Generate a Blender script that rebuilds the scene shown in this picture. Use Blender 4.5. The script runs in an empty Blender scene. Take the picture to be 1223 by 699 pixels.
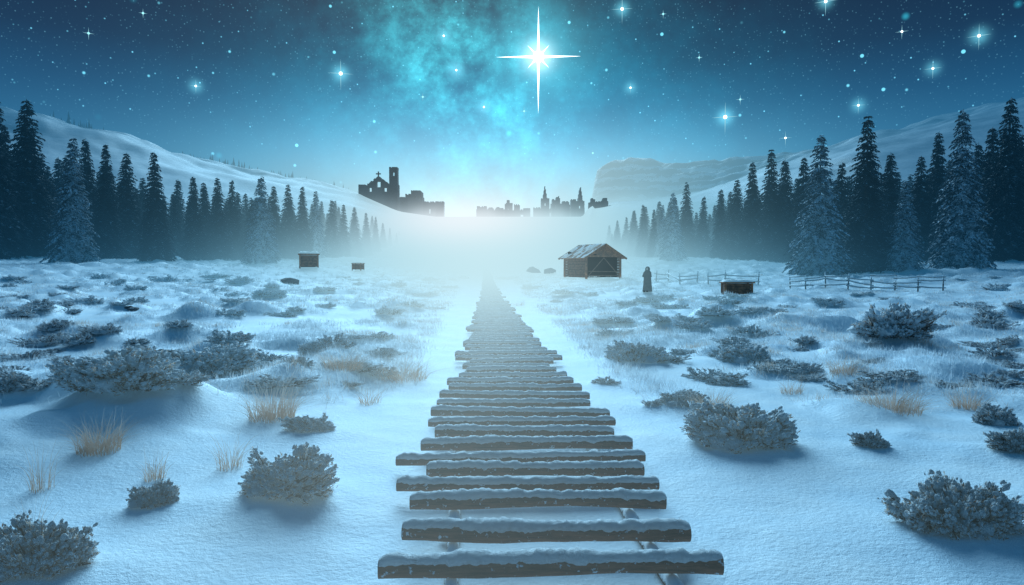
import bpy, math, random, bmesh
import numpy as np
from mathutils import Vector, Matrix
random.seed(7); rng=np.random.default_rng(7)
scene=bpy.context.scene; COL=scene.collection
scene.view_settings.view_transform='Standard'; scene.view_settings.look='None'
F=815.0; CX=611.5; CY=349.5; CAMZ=1.6; PIT=math.atan(31.5/F); HOR=318.0

# ------------------------------------------------------------------ object helpers
def tag(o,label=None,cat=None,group=None,kind=None):
    if label: o['label']=label
    if cat: o['category']=cat
    if group: o['group']=group
    if kind: o['kind']=kind
    return o
def empty(name,loc=(0,0,0),rz=0,sc=1):
    o=bpy.data.objects.new(name,None); COL.objects.link(o); o.location=loc; o.rotation_euler=(0,0,rz)
    o.scale=(sc,sc,sc) if not hasattr(sc,'__len__') else sc
    o.empty_display_size=.1
    return o
def mk(name,v,f,mat,parent=None,smooth=False,loc=None):
    me=bpy.data.meshes.new(name); me.from_pydata([tuple(p) for p in v],[],[tuple(q) for q in f]); me.update()
    if smooth: me.polygons.foreach_set('use_smooth',[True]*len(me.polygons))
    mats=mat if isinstance(mat,(list,tuple)) else [mat]
    for m in mats: me.materials.append(m)
    o=bpy.data.objects.new(name,me); COL.objects.link(o)
    if parent: o.parent=parent
    if loc is not None: o.location=loc
    return o
def mk_np(name,v,f,mat,parent=None,smooth=False):
    me=bpy.data.meshes.new(name); n=len(f); k=f.shape[1]
    me.vertices.add(len(v)); me.vertices.foreach_set('co',v.astype(np.float32).ravel())
    me.loops.add(n*k); me.loops.foreach_set('vertex_index',f.astype(np.int32).ravel())
    me.polygons.add(n); me.polygons.foreach_set('loop_start',np.arange(0,n*k,k,dtype=np.int32))
    me.polygons.foreach_set('loop_total',np.full(n,k,dtype=np.int32))
    me.update(calc_edges=True); me.validate()
    me.polygons.foreach_set('use_smooth',np.full(len(me.polygons),smooth))
    me.materials.append(mat)
    o=bpy.data.objects.new(name,me); COL.objects.link(o)
    if parent: o.parent=parent
    return o
def kids(o): return [c for c in bpy.data.objects if c.parent==o]
def copy_tree(o,parent=None,ch=None):
    c=o.copy(); COL.objects.link(c); c.parent=parent
    for k in (ch if ch is not None else kids(o)): copy_tree(k,c,[])
    return c
class MB:
    def __init__(s): s.v=[]; s.f=[]
    def add(s,v,f):
        b=len(s.v); s.v+= [tuple(p) for p in v]; s.f+=[tuple(i+b for i in q) for q in f]
    def box(s,c,size,rz=0,M=None,jit=0):
        x,y,z=[q/2 for q in size]
        P=[Vector((a*x,b*y,d*z)) for a in(-1,1) for b in(-1,1) for d in(-1,1)]
        P=[p+Vector([random.uniform(-jit,jit) for _ in range(3)]) for p in P]
        R=M if M is not None else Matrix.Rotation(rz,3,'Z')
        P=[R@p+Vector(c) for p in P]
        s.add(P,[(0,1,3,2),(4,6,7,5),(0,4,5,1),(2,3,7,6),(0,2,6,4),(1,5,7,3)])
    def beam(s,a,b,w,h,jit=0):
        a=Vector(a); b=Vector(b); d=b-a; q=d.to_track_quat('Y','Z').to_matrix()
        s.box((a+b)/2,(w,d.length,h),M=q,jit=jit)
    def tube(s,pts,rads,n=8,cap=True):
        base=len(s.v); pts=[Vector(p) for p in pts]
        for i,p in enumerate(pts):
            d=(pts[min(i+1,len(pts)-1)]-pts[max(i-1,0)]).normalized()
            u=d.orthogonal().normalized() if abs(d.z)>.9 else d.cross(Vector((0,0,1))).normalized()
            w=u.cross(d)
            for k in range(n):
                a=2*math.pi*k/n; s.v.append(tuple(p+(u*math.cos(a)+w*math.sin(a))*rads[i]))
        for i in range(len(pts)-1):
            for k in range(n):
                s.f.append((base+i*n+k,base+i*n+(k+1)%n,base+(i+1)*n+(k+1)%n,base+(i+1)*n+k))
        if cap:
            s.f.append(tuple(base+k for k in range(n))[::-1]); s.f.append(tuple(base+(len(pts)-1)*n+k for k in range(n)))
    def build(s,name,mat,parent=None,smooth=False,loc=None): return mk(name,s.v,s.f,mat,parent,smooth,loc)

# ------------------------------------------------------------------ noise and terrain
def h2(ix,iy,seed):
    n=(ix*374761393+iy*668265263+seed*974634777)&0xffffffff
    n=((n^(n>>13))*1274126177)&0xffffffff
    n=n^(n>>16); return n/4294967295.0
def vn(x,y,seed=0):
    ix=np.floor(x).astype(np.int64); iy=np.floor(y).astype(np.int64); fx=x-ix; fy=y-iy
    fx=fx*fx*fx*(fx*(fx*6-15)+10); fy=fy*fy*fy*(fy*(fy*6-15)+10)
    a=h2(ix,iy,seed); b=h2(ix+1,iy,seed); c=h2(ix,iy+1,seed); d=h2(ix+1,iy+1,seed)
    return a+(b-a)*fx+(c-a)*fy+(a-b-c+d)*fx*fy
def fbm(x,y,seed=0,o=4):
    s=0; a=1; t=0
    for i in range(o):
        s=s+a*vn(x*2**i+i*17.3,y*2**i-i*9.1,seed+i); t+=a; a*=.5
    return s/t
def sst(a,b,x):
    t=np.clip((x-a)/(b-a),0,1); return t*t*(3-2*t)
PD=np.array([0,30,60,100,150,200,250,300,350,420,3000.]); PH=np.array([0,.10,.62,1.9,3.5,5.4,8.4,14.5,22.0,25,25.])
_xx=np.linspace(0,3000,3001); _yy=np.interp(_xx,PD,PH)
_k=np.ones(25)/25; _yy2=np.convolve(np.pad(_yy,12,mode='edge'),_k,'valid')
RP=np.array([-500,-100,0,60,100,200,300,380,430,480,520,695,704,712,735,850,900,1000,1100,1223,1400,1800.])
RY=np.array([104,128,143,153,163,188,211,230,244,262,268,268,255,216,203,197,190,172,150,126,108,92.])
RA=np.arctan((RP-CX)/F)
MOUNDS=[]
def pathx(y): return 0.39-0.0425*y
def H(x,y):
    x=np.asarray(x,float); y=np.asarray(y,float)
    d=np.hypot(x,y); az=np.arctan2(x,y)
    h=np.interp(d,_xx,_yy2)
    ry=np.interp(az,RA,RY); ca=np.clip(np.cos(az),.35,1)
    D=430.
    rh=1.6+(HOR-ry)/F*D*ca
    rh=rh+(fbm(x/60,y/60,11,4)-.5)*14*sst(30,45,rh)+(fbm(x/14,y/14,13,3)-.5)*4*sst(30,45,rh)
    left=sst(150,445,d)**.85
    dd=d+(fbm(x/26,y/26,21,4)-.5)*40
    st=(sst(372,380,dd)*.24+sst(385,391,dd)*.26+sst(397,403,dd)*.26+sst(408,415,dd)*.24)
    rm=.34*sst(190,378,d)+.66*st
    mesa=sst(math.atan((702-CX)/F),math.atan((712-CX)/F),az)*(1-sst(math.atan((760-CX)/F),math.atan((1050-CX)/F),az))
    s=left*(1-mesa)+rm*mesa
    h=h*(1-s)+rh*s
    h=h-30*sst(520,900,d)
    off=np.abs(x-pathx(y))
    corr=sst(1.1,3.6,off+ (vn(x/2.5,y/2.5,31)-.5)*1.5)
    w=corr*sst(4.5,10,d)*(1-sst(110,200,d))
    n1=fbm(x/1.3,y/1.1,41,3); n2=fbm(x/4.5,y/3.5,51,3)
    tus=np.clip((n1-.44)*2.6,0,1)**1.15
    h=h+w*(tus*.38*(0.35+1.3*np.clip(n2-.25,0,1))+(n2-.5)*.18)
    h=h+(n2-.5)*.10*sst(.7,2.5,off)*(1-sst(60,160,d))
    h=h+(fbm(x/.55,y/.55,61,3)-.5)*.035*(1-sst(14,40,d))*sst(.5,1.2,off)+(fbm(x/22,y/22,71,2)-.5)*1.2*sst(25,90,d)*(1-sst(230,330,d))*sst(2,14,off)
    h=h+sst(30,75,x)*sst(25,70,d)*(1-sst(120,240,d))*1.0+sst(40,90,-x)*sst(40,90,d)*(1-sst(120,240,d))*1.2
    for (mx,my,mr,mh) in MOUNDS:
        h=h+mh*np.exp(-(((x-mx)/mr)**2+((y-my)/(mr*.8))**2))
    return h
def Hs(x,y): return float(H(np.array([x]),np.array([y]))[0])
def ray(px,py):
    u=(px-CX)/F; v=(CY-py)/F
    return np.array([u,math.cos(PIT)+math.sin(PIT)*v,-math.sin(PIT)+math.cos(PIT)*v])
_T=np.geomspace(2.0,620,4000)
def hit(px,py):
    r=ray(px,py); P=_T[:,None]*r[None,:]; P[:,2]+=CAMZ
    g=H(P[:,0],P[:,1]); k=np.argmax(P[:,2]<=g)
    if P[k,2]>g[k]: k=2080
    return float(P[k,0]),float(P[k,1]),float(g[k])
def atdepth(px,dep):
    x=(px-CX)/F*dep; return x,dep,Hs(x,dep)
def zat(py,dep):
    r=ray(CX,py); return CAMZ+r[2]/r[1]*dep

# ------------------------------------------------------------------ node helpers
class NT:
    def __init__(s,t): s.t=t; s.n=t.nodes; s.l=t.links
    def node(s,ty,**k):
        n=s.n.new(ty)
        for a,b in k.items(): setattr(n,a,b)
        return n
    def put(s,sock,val):
        if isinstance(val,bpy.types.NodeSocket): s.l.new(val,sock)
        elif val is not None:
            sock.default_value=val
    def m(s,op,a,b=None,c=None,clamp=False):
        n=s.node('ShaderNodeMath',operation=op,use_clamp=clamp); s.put(n.inputs[0],a)
        if b is not None: s.put(n.inputs[1],b)
        if c is not None: s.put(n.inputs[2],c)
        return n.outputs[0]
    def mix(s,f,a,b,bt='MIX'):
        n=s.node('ShaderNodeMix',data_type='RGBA',blend_type=bt); s.put(n.inputs[0],f); s.put(n.inputs[6],a if not isinstance(a,tuple) else (*a[:3],1)); s.put(n.inputs[7],b if not isinstance(b,tuple) else (*b[:3],1))
        return n.outputs[2]
    def gauss(s,x,c,sig):
        t=s.m('DIVIDE',s.m('SUBTRACT',x,c),sig); return s.m('EXPONENT',s.m('MULTIPLY',s.m('MULTIPLY',t,t),-1.0))
    def smooth(s,x,a,b,o0=0.,o1=1.):
        n=s.node('ShaderNodeMapRange',interpolation_type='SMOOTHSTEP'); s.put(n.inputs[0],x)
        n.inputs[1].default_value=a; n.inputs[2].default_value=b; n.inputs[3].default_value=o0; n.inputs[4].default_value=o1
        return n.outputs[0]
    def noise(s,vec,scale,detail=4,rough=.5,dim='3D'):
        n=s.node('ShaderNodeTexNoise',noise_dimensions=dim); 
        if vec is not None: s.put(n.inputs['Vector'],vec)
        n.inputs['Scale'].default_value=scale; n.inputs['Detail'].default_value=detail; n.inputs['Roughness'].default_value=rough
        return n.outputs[0]
def lin(r,g,b):
    f=lambda c:(c/255/12.92 if c/255<=.04045 else ((c/255+.055)/1.055)**2.4)
    return (f(r),f(g),f(b))
SIDE=lin(36,104,146); MID=lin(120,196,222); CEN=lin(198,233,242)
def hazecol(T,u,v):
    """colour of the lit air over the valley by direction; shared by sky and the haze painted into materials so they melt together"""
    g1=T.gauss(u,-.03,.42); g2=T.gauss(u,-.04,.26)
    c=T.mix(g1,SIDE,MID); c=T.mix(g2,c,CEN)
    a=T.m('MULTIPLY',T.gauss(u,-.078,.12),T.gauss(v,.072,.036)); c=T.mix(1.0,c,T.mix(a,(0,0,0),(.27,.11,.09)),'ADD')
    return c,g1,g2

hz=bpy.data.node_groups.new('painted_valley_haze','ShaderNodeTree')  # haze painted into each material as glow by world position, no fog volume
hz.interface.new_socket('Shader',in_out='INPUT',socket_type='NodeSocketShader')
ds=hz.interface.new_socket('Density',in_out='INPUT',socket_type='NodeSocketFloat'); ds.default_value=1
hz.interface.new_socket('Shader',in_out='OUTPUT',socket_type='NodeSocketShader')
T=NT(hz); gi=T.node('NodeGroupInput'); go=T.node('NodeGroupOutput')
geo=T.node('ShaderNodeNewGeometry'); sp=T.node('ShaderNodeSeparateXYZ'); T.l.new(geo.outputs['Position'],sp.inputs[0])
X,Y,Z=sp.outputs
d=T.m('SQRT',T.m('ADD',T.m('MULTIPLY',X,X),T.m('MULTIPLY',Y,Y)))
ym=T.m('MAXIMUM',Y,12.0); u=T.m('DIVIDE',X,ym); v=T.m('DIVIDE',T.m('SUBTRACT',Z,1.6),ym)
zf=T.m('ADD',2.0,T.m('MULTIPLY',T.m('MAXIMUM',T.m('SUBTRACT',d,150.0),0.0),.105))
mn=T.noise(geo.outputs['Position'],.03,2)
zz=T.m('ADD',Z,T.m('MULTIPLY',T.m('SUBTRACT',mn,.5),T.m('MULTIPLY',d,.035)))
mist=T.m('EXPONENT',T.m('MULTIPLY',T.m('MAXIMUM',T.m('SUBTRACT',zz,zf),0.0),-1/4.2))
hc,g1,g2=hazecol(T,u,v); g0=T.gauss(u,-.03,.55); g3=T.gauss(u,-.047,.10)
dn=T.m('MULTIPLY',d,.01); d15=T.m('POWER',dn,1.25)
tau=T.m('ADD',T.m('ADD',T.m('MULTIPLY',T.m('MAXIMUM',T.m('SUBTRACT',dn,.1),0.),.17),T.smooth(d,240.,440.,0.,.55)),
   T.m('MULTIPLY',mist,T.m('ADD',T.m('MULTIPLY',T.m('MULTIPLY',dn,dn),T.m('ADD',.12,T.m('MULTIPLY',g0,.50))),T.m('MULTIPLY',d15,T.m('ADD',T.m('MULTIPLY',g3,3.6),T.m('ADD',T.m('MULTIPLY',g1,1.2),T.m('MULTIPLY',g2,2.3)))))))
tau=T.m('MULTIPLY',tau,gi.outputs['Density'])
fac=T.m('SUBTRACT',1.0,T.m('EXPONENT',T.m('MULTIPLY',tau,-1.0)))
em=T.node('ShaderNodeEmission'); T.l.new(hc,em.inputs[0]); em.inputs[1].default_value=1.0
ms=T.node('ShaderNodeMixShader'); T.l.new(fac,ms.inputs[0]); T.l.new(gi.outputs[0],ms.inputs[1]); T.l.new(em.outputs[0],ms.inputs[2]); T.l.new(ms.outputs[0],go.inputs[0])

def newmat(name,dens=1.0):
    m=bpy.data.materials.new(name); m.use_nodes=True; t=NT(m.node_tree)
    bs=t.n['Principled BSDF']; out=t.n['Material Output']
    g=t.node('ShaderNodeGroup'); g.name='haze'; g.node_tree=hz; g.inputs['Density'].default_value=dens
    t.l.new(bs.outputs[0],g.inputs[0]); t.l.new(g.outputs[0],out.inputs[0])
    bs.inputs['Specular IOR Level'].default_value=.2; bs.inputs['Roughness'].default_value=.8
    try: m.cycles.emission_sampling='NONE'
    except Exception: pass
    return m,t,bs
def thin(m,fac):
    """thin frosted leaves and blades let light through"""
    t=NT(m.node_tree); bs=t.n['Principled BSDF']; g=t.n['haze']; tr=t.node('ShaderNodeBsdfTranslucent'); mx=t.node('ShaderNodeMixShader'); mx.inputs[0].default_value=fac
    src=bs.inputs['Base Color'].links[0].from_socket; t.l.new(src,tr.inputs[0])
    t.l.new(bs.outputs[0],mx.inputs[1]); t.l.new(tr.outputs[0],mx.inputs[2]); t.l.new(mx.outputs[0],g.inputs[0])
def bump(t,bs,h,strength=.5,dist=.02):
    b=t.node('ShaderNodeBump'); b.inputs['Strength'].default_value=strength; b.inputs['Distance'].default_value=dist
    t.l.new(h,b.inputs['Height']); t.l.new(b.outputs[0],bs.inputs['Normal'])
SNOWC=(.78,.87,.94)
def snowy(name,c1,c2,amt=.5,scale=6,dens=1.0,nz=.35,obj=True,bmp=.3,wd=.45):
    """base colour c1..c2 by noise, snow lying on faces that look up"""
    m,t,bs=newmat(name,dens)
    tc=t.node('ShaderNodeTexCoord'); vec=tc.outputs['Object']
    n=t.noise(vec,scale,4,.6); col=t.mix(t.smooth(n,.35,.65),c1,c2)
    g=t.node('ShaderNodeNewGeometry'); s=t.node('ShaderNodeSeparateXYZ'); t.l.new(g.outputs['Normal'],s.inputs[0])
    n2=t.noise(vec,scale*2.3,3,.6)
    v=t.m('ADD',s.outputs[2],t.m('MULTIPLY',t.m('SUBTRACT',n2,1-amt),1.8))
    f=t.smooth(v,nz,nz+wd)
    t.l.new(t.mix(f,col,SNOWC),bs.inputs['Base Color'])
    if bmp: bump(t,bs,n2,bmp,.01)
    return m
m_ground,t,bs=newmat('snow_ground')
g=t.node('ShaderNodeNewGeometry'); s=t.node('ShaderNodeSeparateXYZ'); t.l.new(g.outputs['True Normal'],s.inputs[0]); sp2=t.node('ShaderNodeSeparateXYZ'); t.l.new(g.outputs['Position'],sp2.inputs[0])
big=t.noise(g.outputs['Position'],.9,5,.6); fine=t.noise(g.outputs['Position'],28,4,.65); grain=t.noise(g.outputs['Position'],160,2,.6)
col=t.mix(t.smooth(big,.3,.75),(.66,.82,.93),(.84,.91,.95))
mp=t.node('ShaderNodeMapping'); t.l.new(g.outputs['Position'],mp.inputs[0]); mp.inputs['Scale'].default_value=(.09,.09,.16)
strat=t.noise(mp.outputs[0],1,6,.75)
wv=t.m('SINE',t.m('ADD',t.m('MULTIPLY',sp2.outputs[2],1.0),t.m('MULTIPLY',strat,16.)))
rock=t.mix(t.smooth(strat,.35,.65),(.006,.016,.024),(.07,.11,.15)); rock=t.mix(t.smooth(wv,.25,.8),rock,(.80,.87,.92))
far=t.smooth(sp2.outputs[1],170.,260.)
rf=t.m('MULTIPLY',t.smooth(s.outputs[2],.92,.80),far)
patch=t.noise(g.outputs['Position'],.07,5,.7); col=t.mix(t.m('MULTIPLY',t.smooth(patch,.30,.62,.45,.9),far),col,(.12,.23,.31))  # scrub patches; far snow also darkened in colour to dim the sunlit hills
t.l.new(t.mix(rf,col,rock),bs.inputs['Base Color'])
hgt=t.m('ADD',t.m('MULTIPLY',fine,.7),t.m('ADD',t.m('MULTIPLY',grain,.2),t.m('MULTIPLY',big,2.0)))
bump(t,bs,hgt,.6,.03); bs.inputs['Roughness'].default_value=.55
m_snow,t,bs=newmat('fresh_snow'); tc=t.node('ShaderNodeTexCoord'); n=t.noise(tc.outputs['Object'],45,4,.7); n2=t.noise(tc.outputs['Object'],220,2,.7)
bs.inputs['Base Color'].default_value=(.88,.93,.97,1); bump(t,bs,t.m('ADD',n,t.m('MULTIPLY',n2,.8)),1.,.02); bs.inputs['Roughness'].default_value=.55
m_bark,t,bs=newmat('log_bark'); tc=t.node('ShaderNodeTexCoord'); mp=t.node('ShaderNodeMapping'); t.l.new(tc.outputs['Object'],mp.inputs[0]); mp.inputs['Scale'].default_value=(3,26,26)
n=t.noise(mp.outputs[0],1.6,6,.7); n2=t.noise(tc.outputs['Object'],30,4,.6)
c=t.mix(t.smooth(n,.3,.7),(.03,.011,.007),(.28,.10,.052)); c=t.mix(t.smooth(n2,.60,.70),c,(.6,.68,.75))
t.l.new(c,bs.inputs['Base Color']); bump(t,bs,n,.9,.015)
m_end,t,bs=newmat('log_end_grain'); tc=t.node('ShaderNodeTexCoord'); n=t.noise(tc.outputs['Object'],40,4,.6); t.l.new(t.mix(n,(.12,.055,.035),(.50,.27,.16)),bs.inputs['Base Color'])
m_spr=snowy('spruce_needles_dark',(.012,.032,.042),(.045,.082,.094),.36,.9,.55,.6,bmp=0)
m_sprf=snowy('spruce_needles_frosted',(.020,.043,.053),(.07,.11,.13),.48,.9,.55,.38,bmp=0)
m_trunk=snowy('spruce_bark',(.02,.018,.018),(.06,.05,.045),.1,8,.6,.6)
m_wood=snowy('weathered_wood',(.17,.055,.022),(.50,.19,.08),.12,5,.12,.85)
m_woodd=snowy('dark_wood',(.08,.028,.012),(.27,.105,.048),.1,5,.12,.85)
m_rail=snowy('frosted_rail_wood',(.07,.07,.072),(.2,.2,.2),.5,6,.9,.2)
m_black,t,bs=newmat('dark_interior',.08); bs.inputs['Base Color'].default_value=(.010,.006,.005,1)  # near-black stands in for shade inside stable and boxes; boots share it
m_roofsnow,t,bs=newmat('roof_frost',.35); tc=t.node('ShaderNodeTexCoord'); mp=t.node('ShaderNodeMapping'); t.l.new(tc.outputs['Object'],mp.inputs[0]); mp.inputs['Scale'].default_value=(1.,3.4,1.)
n=t.noise(mp.outputs[0],2.2,5,.7); t.l.new(t.mix(t.smooth(n,.42,.54),(.30,.14,.07),(.70,.80,.87)),bs.inputs['Base Color'])
m_rock=snowy('rock',(.04,.045,.05),(.12,.13,.14),.3,2,.35,.6)
m_ruin=snowy('ruin_stone',(.018,.032,.045),(.045,.065,.085),.1,.25,.13,.85,bmp=0)
m_leaf=snowy('frosted_leaves',(.17,.085,.055),(.55,.40,.30),.66,14,1.0,.0,bmp=0,wd=.9); thin(m_leaf,.45)
m_twig=snowy('twigs',(.05,.028,.018),(.20,.11,.07),.2,20,1.0,.5)
m_straw,t,bs=newmat('dry_grass'); tc=t.node('ShaderNodeTexCoord'); n=t.noise(tc.outputs['Object'],9,2); sz=t.node('ShaderNodeSeparateXYZ'); t.l.new(tc.outputs['Object'],sz.inputs[0])
cc=t.mix(n,(.42,.20,.11),(.85,.55,.38)); t.l.new(t.mix(t.smooth(sz.outputs[2],.03,.30,.1,.6),cc,(.90,.80,.74)),bs.inputs['Base Color']); thin(m_straw,.35)
m_frost,t,bs=newmat('frosted_grass'); g=t.node('ShaderNodeNewGeometry'); n=t.noise(g.outputs['Position'],.35,3); n2=t.noise(g.outputs['Position'],3,2)
t.l.new(t.mix(t.smooth(n2,.3,.62),t.mix(t.smooth(n,.42,.58),(.54,.58,.62),(.74,.52,.40)),(.90,.93,.96)),bs.inputs['Base Color']); thin(m_frost,.4)
m_cloak=snowy('dark_cloth',(.022,.016,.015),(.08,.06,.052),.3,7,.45,.7)
m_skin,t,bs=newmat('skin'); bs.inputs['Base Color'].default_value=(.35,.22,.17,1)
def emis(name,c,s):
    m=bpy.data.materials.new(name); m.use_nodes=True; m.node_tree.nodes.clear(); t=NT(m.node_tree)
    e=t.node('ShaderNodeEmission'); o=t.node('ShaderNodeOutputMaterial'); e.inputs[0].default_value=(*c,1); e.inputs[1].default_value=s; t.l.new(e.outputs[0],o.inputs[0])
    try: m.cycles.emission_sampling='NONE'
    except Exception: pass
    return m
m_star=emis('starlight_white',(.85,.97,1),3.0); m_starc=emis('starlight_cyan',(.35,.9,1),1.3); m_rayf=emis('starlight_ray',(.4,.85,1),.75)

# ------------------------------------------------------------------ world
w=bpy.data.worlds.new('World'); scene.world=w; w.use_nodes=True; w.node_tree.nodes.clear(); T=NT(w.node_tree)
tc=T.node('ShaderNodeTexCoord'); DIR=tc.outputs['Generated']
sp=T.node('ShaderNodeSeparateXYZ'); T.l.new(DIR,sp.inputs[0]); X,Y,Z=sp.outputs
yy=T.m('MAXIMUM',Y,.05); U=T.m('DIVIDE',X,yy); V=T.m('DIVIDE',Z,yy); front=T.smooth(Y,0.,.3)
rp=T.node('ShaderNodeValToRGB'); T.l.new(Z,rp.inputs[0]); cr=rp.color_ramp
stops=[(0,lin(44,114,154)),(.10,lin(40,116,158)),(.16,lin(27,102,146)),(.22,lin(13,77,118)),(.28,lin(8,52,85)),(.36,lin(6,35,62)),(.5,lin(9,42,70)),(1,lin(26,98,144))]
cr.elements[0].position=stops[0][0]; cr.elements[0].color=(*stops[0][1],1); cr.elements[1].position=1; cr.elements[1].color=(*stops[-1][1],1)
for p,c in stops[1:-1]:
    e=cr.elements.new(p); e.color=(*c,1)
hc,g1,g2=hazecol(T,U,V)
hc=T.mix(front,SIDE,hc)
low=T.m('EXPONENT',T.m('MULTIPLY',T.m('POWER',T.m('DIVIDE',T.m('MAXIMUM',T.m('SUBTRACT',Z,.075),0.),.095),2.),-1.))
col=T.mix(low,rp.outputs[0],hc)
def addg(col,fac,c): return T.mix(1.0,col,T.mix(fac,(0,0,0),c),'ADD')
cb=T.m('MULTIPLY',T.m('MULTIPLY',T.gauss(U,-.04,.34),T.m('MULTIPLY',T.smooth(V,.09,.18),T.gauss(V,.14,.16))),front)
col=addg(col,cb,lin(8,128,158))
cmb=T.node('ShaderNodeCombineXYZ'); T.put(cmb.inputs[0],U); T.put(cmb.inputs[1],V)
n1=T.noise(cmb.outputs[0],8,8,.62); n2=T.noise(cmb.outputs[0],30,6,.72)
axis=T.m('ADD',U,T.m('MULTIPLY',T.m('SUBTRACT',V,.25),.12))
env=T.m('MULTIPLY',T.gauss(axis,-.07,.115),T.gauss(V,.28,.14))
cloud=T.m('MULTIPLY',T.m('MULTIPLY',env,front),T.m('MULTIPLY',T.smooth(n1,.36,.66),T.smooth(n2,.3,.75,.3,1.2)))
col=addg(col,cloud,lin(84,222,230))
env2=T.m('MULTIPLY',T.m('MULTIPLY',T.gauss(axis,-.03,.30),T.gauss(V,.25,.20)),front); col=addg(col,T.m('MULTIPLY',env2,T.m('MULTIPLY',T.smooth(n1,.25,.7),T.smooth(n2,.2,.8,.5,1.1))),lin(2,112,138))
fade=T.smooth(Z,.10,.22)
def starlayer(col,scale,thr,pw,strength,c,soft=.25):
    v=T.node('ShaderNodeTexVoronoi'); T.l.new(DIR,v.inputs['Vector']); v.inputs['Scale'].default_value=scale
    s=T.node('ShaderNodeSeparateColor'); T.l.new(v.outputs['Color'],s.inputs[0])
    f=T.m('MULTIPLY',T.smooth(v.outputs['Distance'],thr,thr*soft),T.m('MULTIPLY',T.m('POWER',s.outputs[0],pw),strength))
    return addg(col,T.m('MULTIPLY',f,fade),c)
col=starlayer(col,260,.27,1.8,.28,(.25,.7,.9))
col=starlayer(col,95,.13,2.2,1.2,(.2,.75,1.))
col=starlayer(col,34,.095,1.5,3.2,(.2,.8,1.))
col=starlayer(col,21,.13,2.2,.8,(.04,.6,.8),.0)
STARS=[(643,68,48,30,1),(407,88,14,9,.6),(743,11,12,8,.5),(986,2,11,7,.5),(866,140,15,9,.6),(1169,43,10,8,.5),(1114,82,8,7,.4),(1025,126,7,7,.4),(1077,38,6,6,.35),(938,165,7,6,.35),
 (884,119,5,5,.3),(234,103,6,7,.4),(106,40,5,5,.3),(545,84,6,10,.5),(530,43,5,8,.4),(578,128,5,8,.4),(753,105,5,7,.35),(708,183,4,5,.3),(626,133,5,5,.3),(171,16,4,5,.2),(505,116,4,6,.3),(792,17,4,5,.2),(835,69,4,5,.2)]
nrm=T.node('ShaderNodeVectorMath',operation='NORMALIZE'); T.l.new(DIR,nrm.inputs[0])
for (px,py,L,sg,a) in STARS:
    if sg<7: continue
    r=ray(px,py); r=r/np.linalg.norm(r)
    dn_=T.node('ShaderNodeVectorMath',operation='DISTANCE'); T.l.new(nrm.outputs[0],dn_.inputs[0]); dn_.inputs[1].default_value=tuple(r)
    if sg>20:
        col=addg(col,T.gauss(dn_.outputs['Value'],0.,15/F),(.75,1.,1.)); col=addg(col,T.gauss(dn_.outputs['Value'],0.,50/F),(.06,.32,.38))
    else: col=addg(col,T.m('MULTIPLY',T.gauss(dn_.outputs['Value'],0.,sg*.85/F),a),(.2,.8,1.))
bg=T.node('ShaderNodeBackground'); T.l.new(col,bg.inputs[0]); bg.inputs[1].default_value=1.0
sk=T.node('ShaderNodeTexSky',sky_type='NISHITA'); sk.sun_disc=False; sk.sun_elevation=math.radians(27); sk.sun_rotation=math.radians(-6)
bg2=T.node('ShaderNodeBackground'); T.l.new(sk.outputs[0],bg2.inputs[0]); bg2.inputs[1].default_value=.002
ad=T.node('ShaderNodeAddShader'); T.l.new(bg.outputs[0],ad.inputs[0]); T.l.new(bg2.outputs[0],ad.inputs[1])
wo=T.node('ShaderNodeOutputWorld'); T.l.new(ad.outputs[0],wo.inputs[0])
sl=bpy.data.lights.new('moonlight','SUN'); sl.energy=4.7; sl.angle=math.radians(38); sl.color=(.42,.76,1.0)
so=bpy.data.objects.new('moonlight',sl); COL.objects.link(so)
EL=math.radians(27)
dv=Vector((math.sin(math.radians(-6))*math.cos(EL),math.cos(math.radians(-6))*math.cos(EL),math.sin(EL)))
so.rotation_euler=dv.to_track_quat('Z','Y').to_euler()

# ------------------------------------------------------------------ bush places (the snow drifts up around them)
BL=[(330,604,178,'large round snow-capped bush in the left foreground, nearest the log walkway',0,1.0),
(175,612,86,'small snow-capped bush just left of the large round foreground bush',1,1.2),
(25,700,190,'dark frosted bush cut off by the bottom left corner of the picture',2,1.15),
(1165,650,190,'wide frosted bush at the right edge of the foreground',3,1.25),
(1225,545,80,'frosted bush cut off by the right edge, above the wide foreground bush',0,1.),
(1200,512,86,'brownish frosted bush by the right edge, behind the cut-off bush',1,1.),
(897,543,205,'wide snow-capped bush right of the walkway with a knobbly dark underside',2,.9),
(1048,540,60,'small pale frosted bush between the two wide bushes on the right',0,1.),
(125,482,220,'wide brown frosted bush in the left middle ground',3,.8),
(238,452,175,'long low snow-laden bush behind the wide brown bush on the left',1,.8),
(5,475,70,'frosted bush at the left edge in the middle ground',2,1.),
(375,428,70,'dark low bush left of the walkway in front of the grassy flat',2,.8),
(368,520,84,'small snowy bush behind the tuft of golden grass on the left',0,.7),
(1072,415,125,'dark spreading bush in the right middle ground, below the long fence',0,1.),
(895,437,105,'flat brown bush in the middle ground right of the walkway',1,.8),
(762,436,100,'pale snow-laden bush just right of the walkway in the middle ground',3,.9),
(965,417,46,'small dark bush between the flat brown bush and the dark spreading bush',2,.8),
(820,490,90,'low frosted bush above the wide snow-capped bush on the right',1,.7),
(725,462,56,'small snow mound bush close to the right side of the walkway',2,.5),
(781,490,34,'tiny frosted shrub between the walkway and the low frosted bush',0,.8),
(1215,455,54,'small bush at the right edge in the middle ground',1,.7),
(1213,415,52,'round dark bush at the right edge behind the small bush',3,.8),
(318,357,60,'small low bush far out on the left snowfield',1,.7),
(462,378,52,'brownish low bush left of the far walkway',3,.7),
(60,408,44,'small pale bush far left on the snowfield',0,.7)]
BPOS=[]; _m=[]
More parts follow.
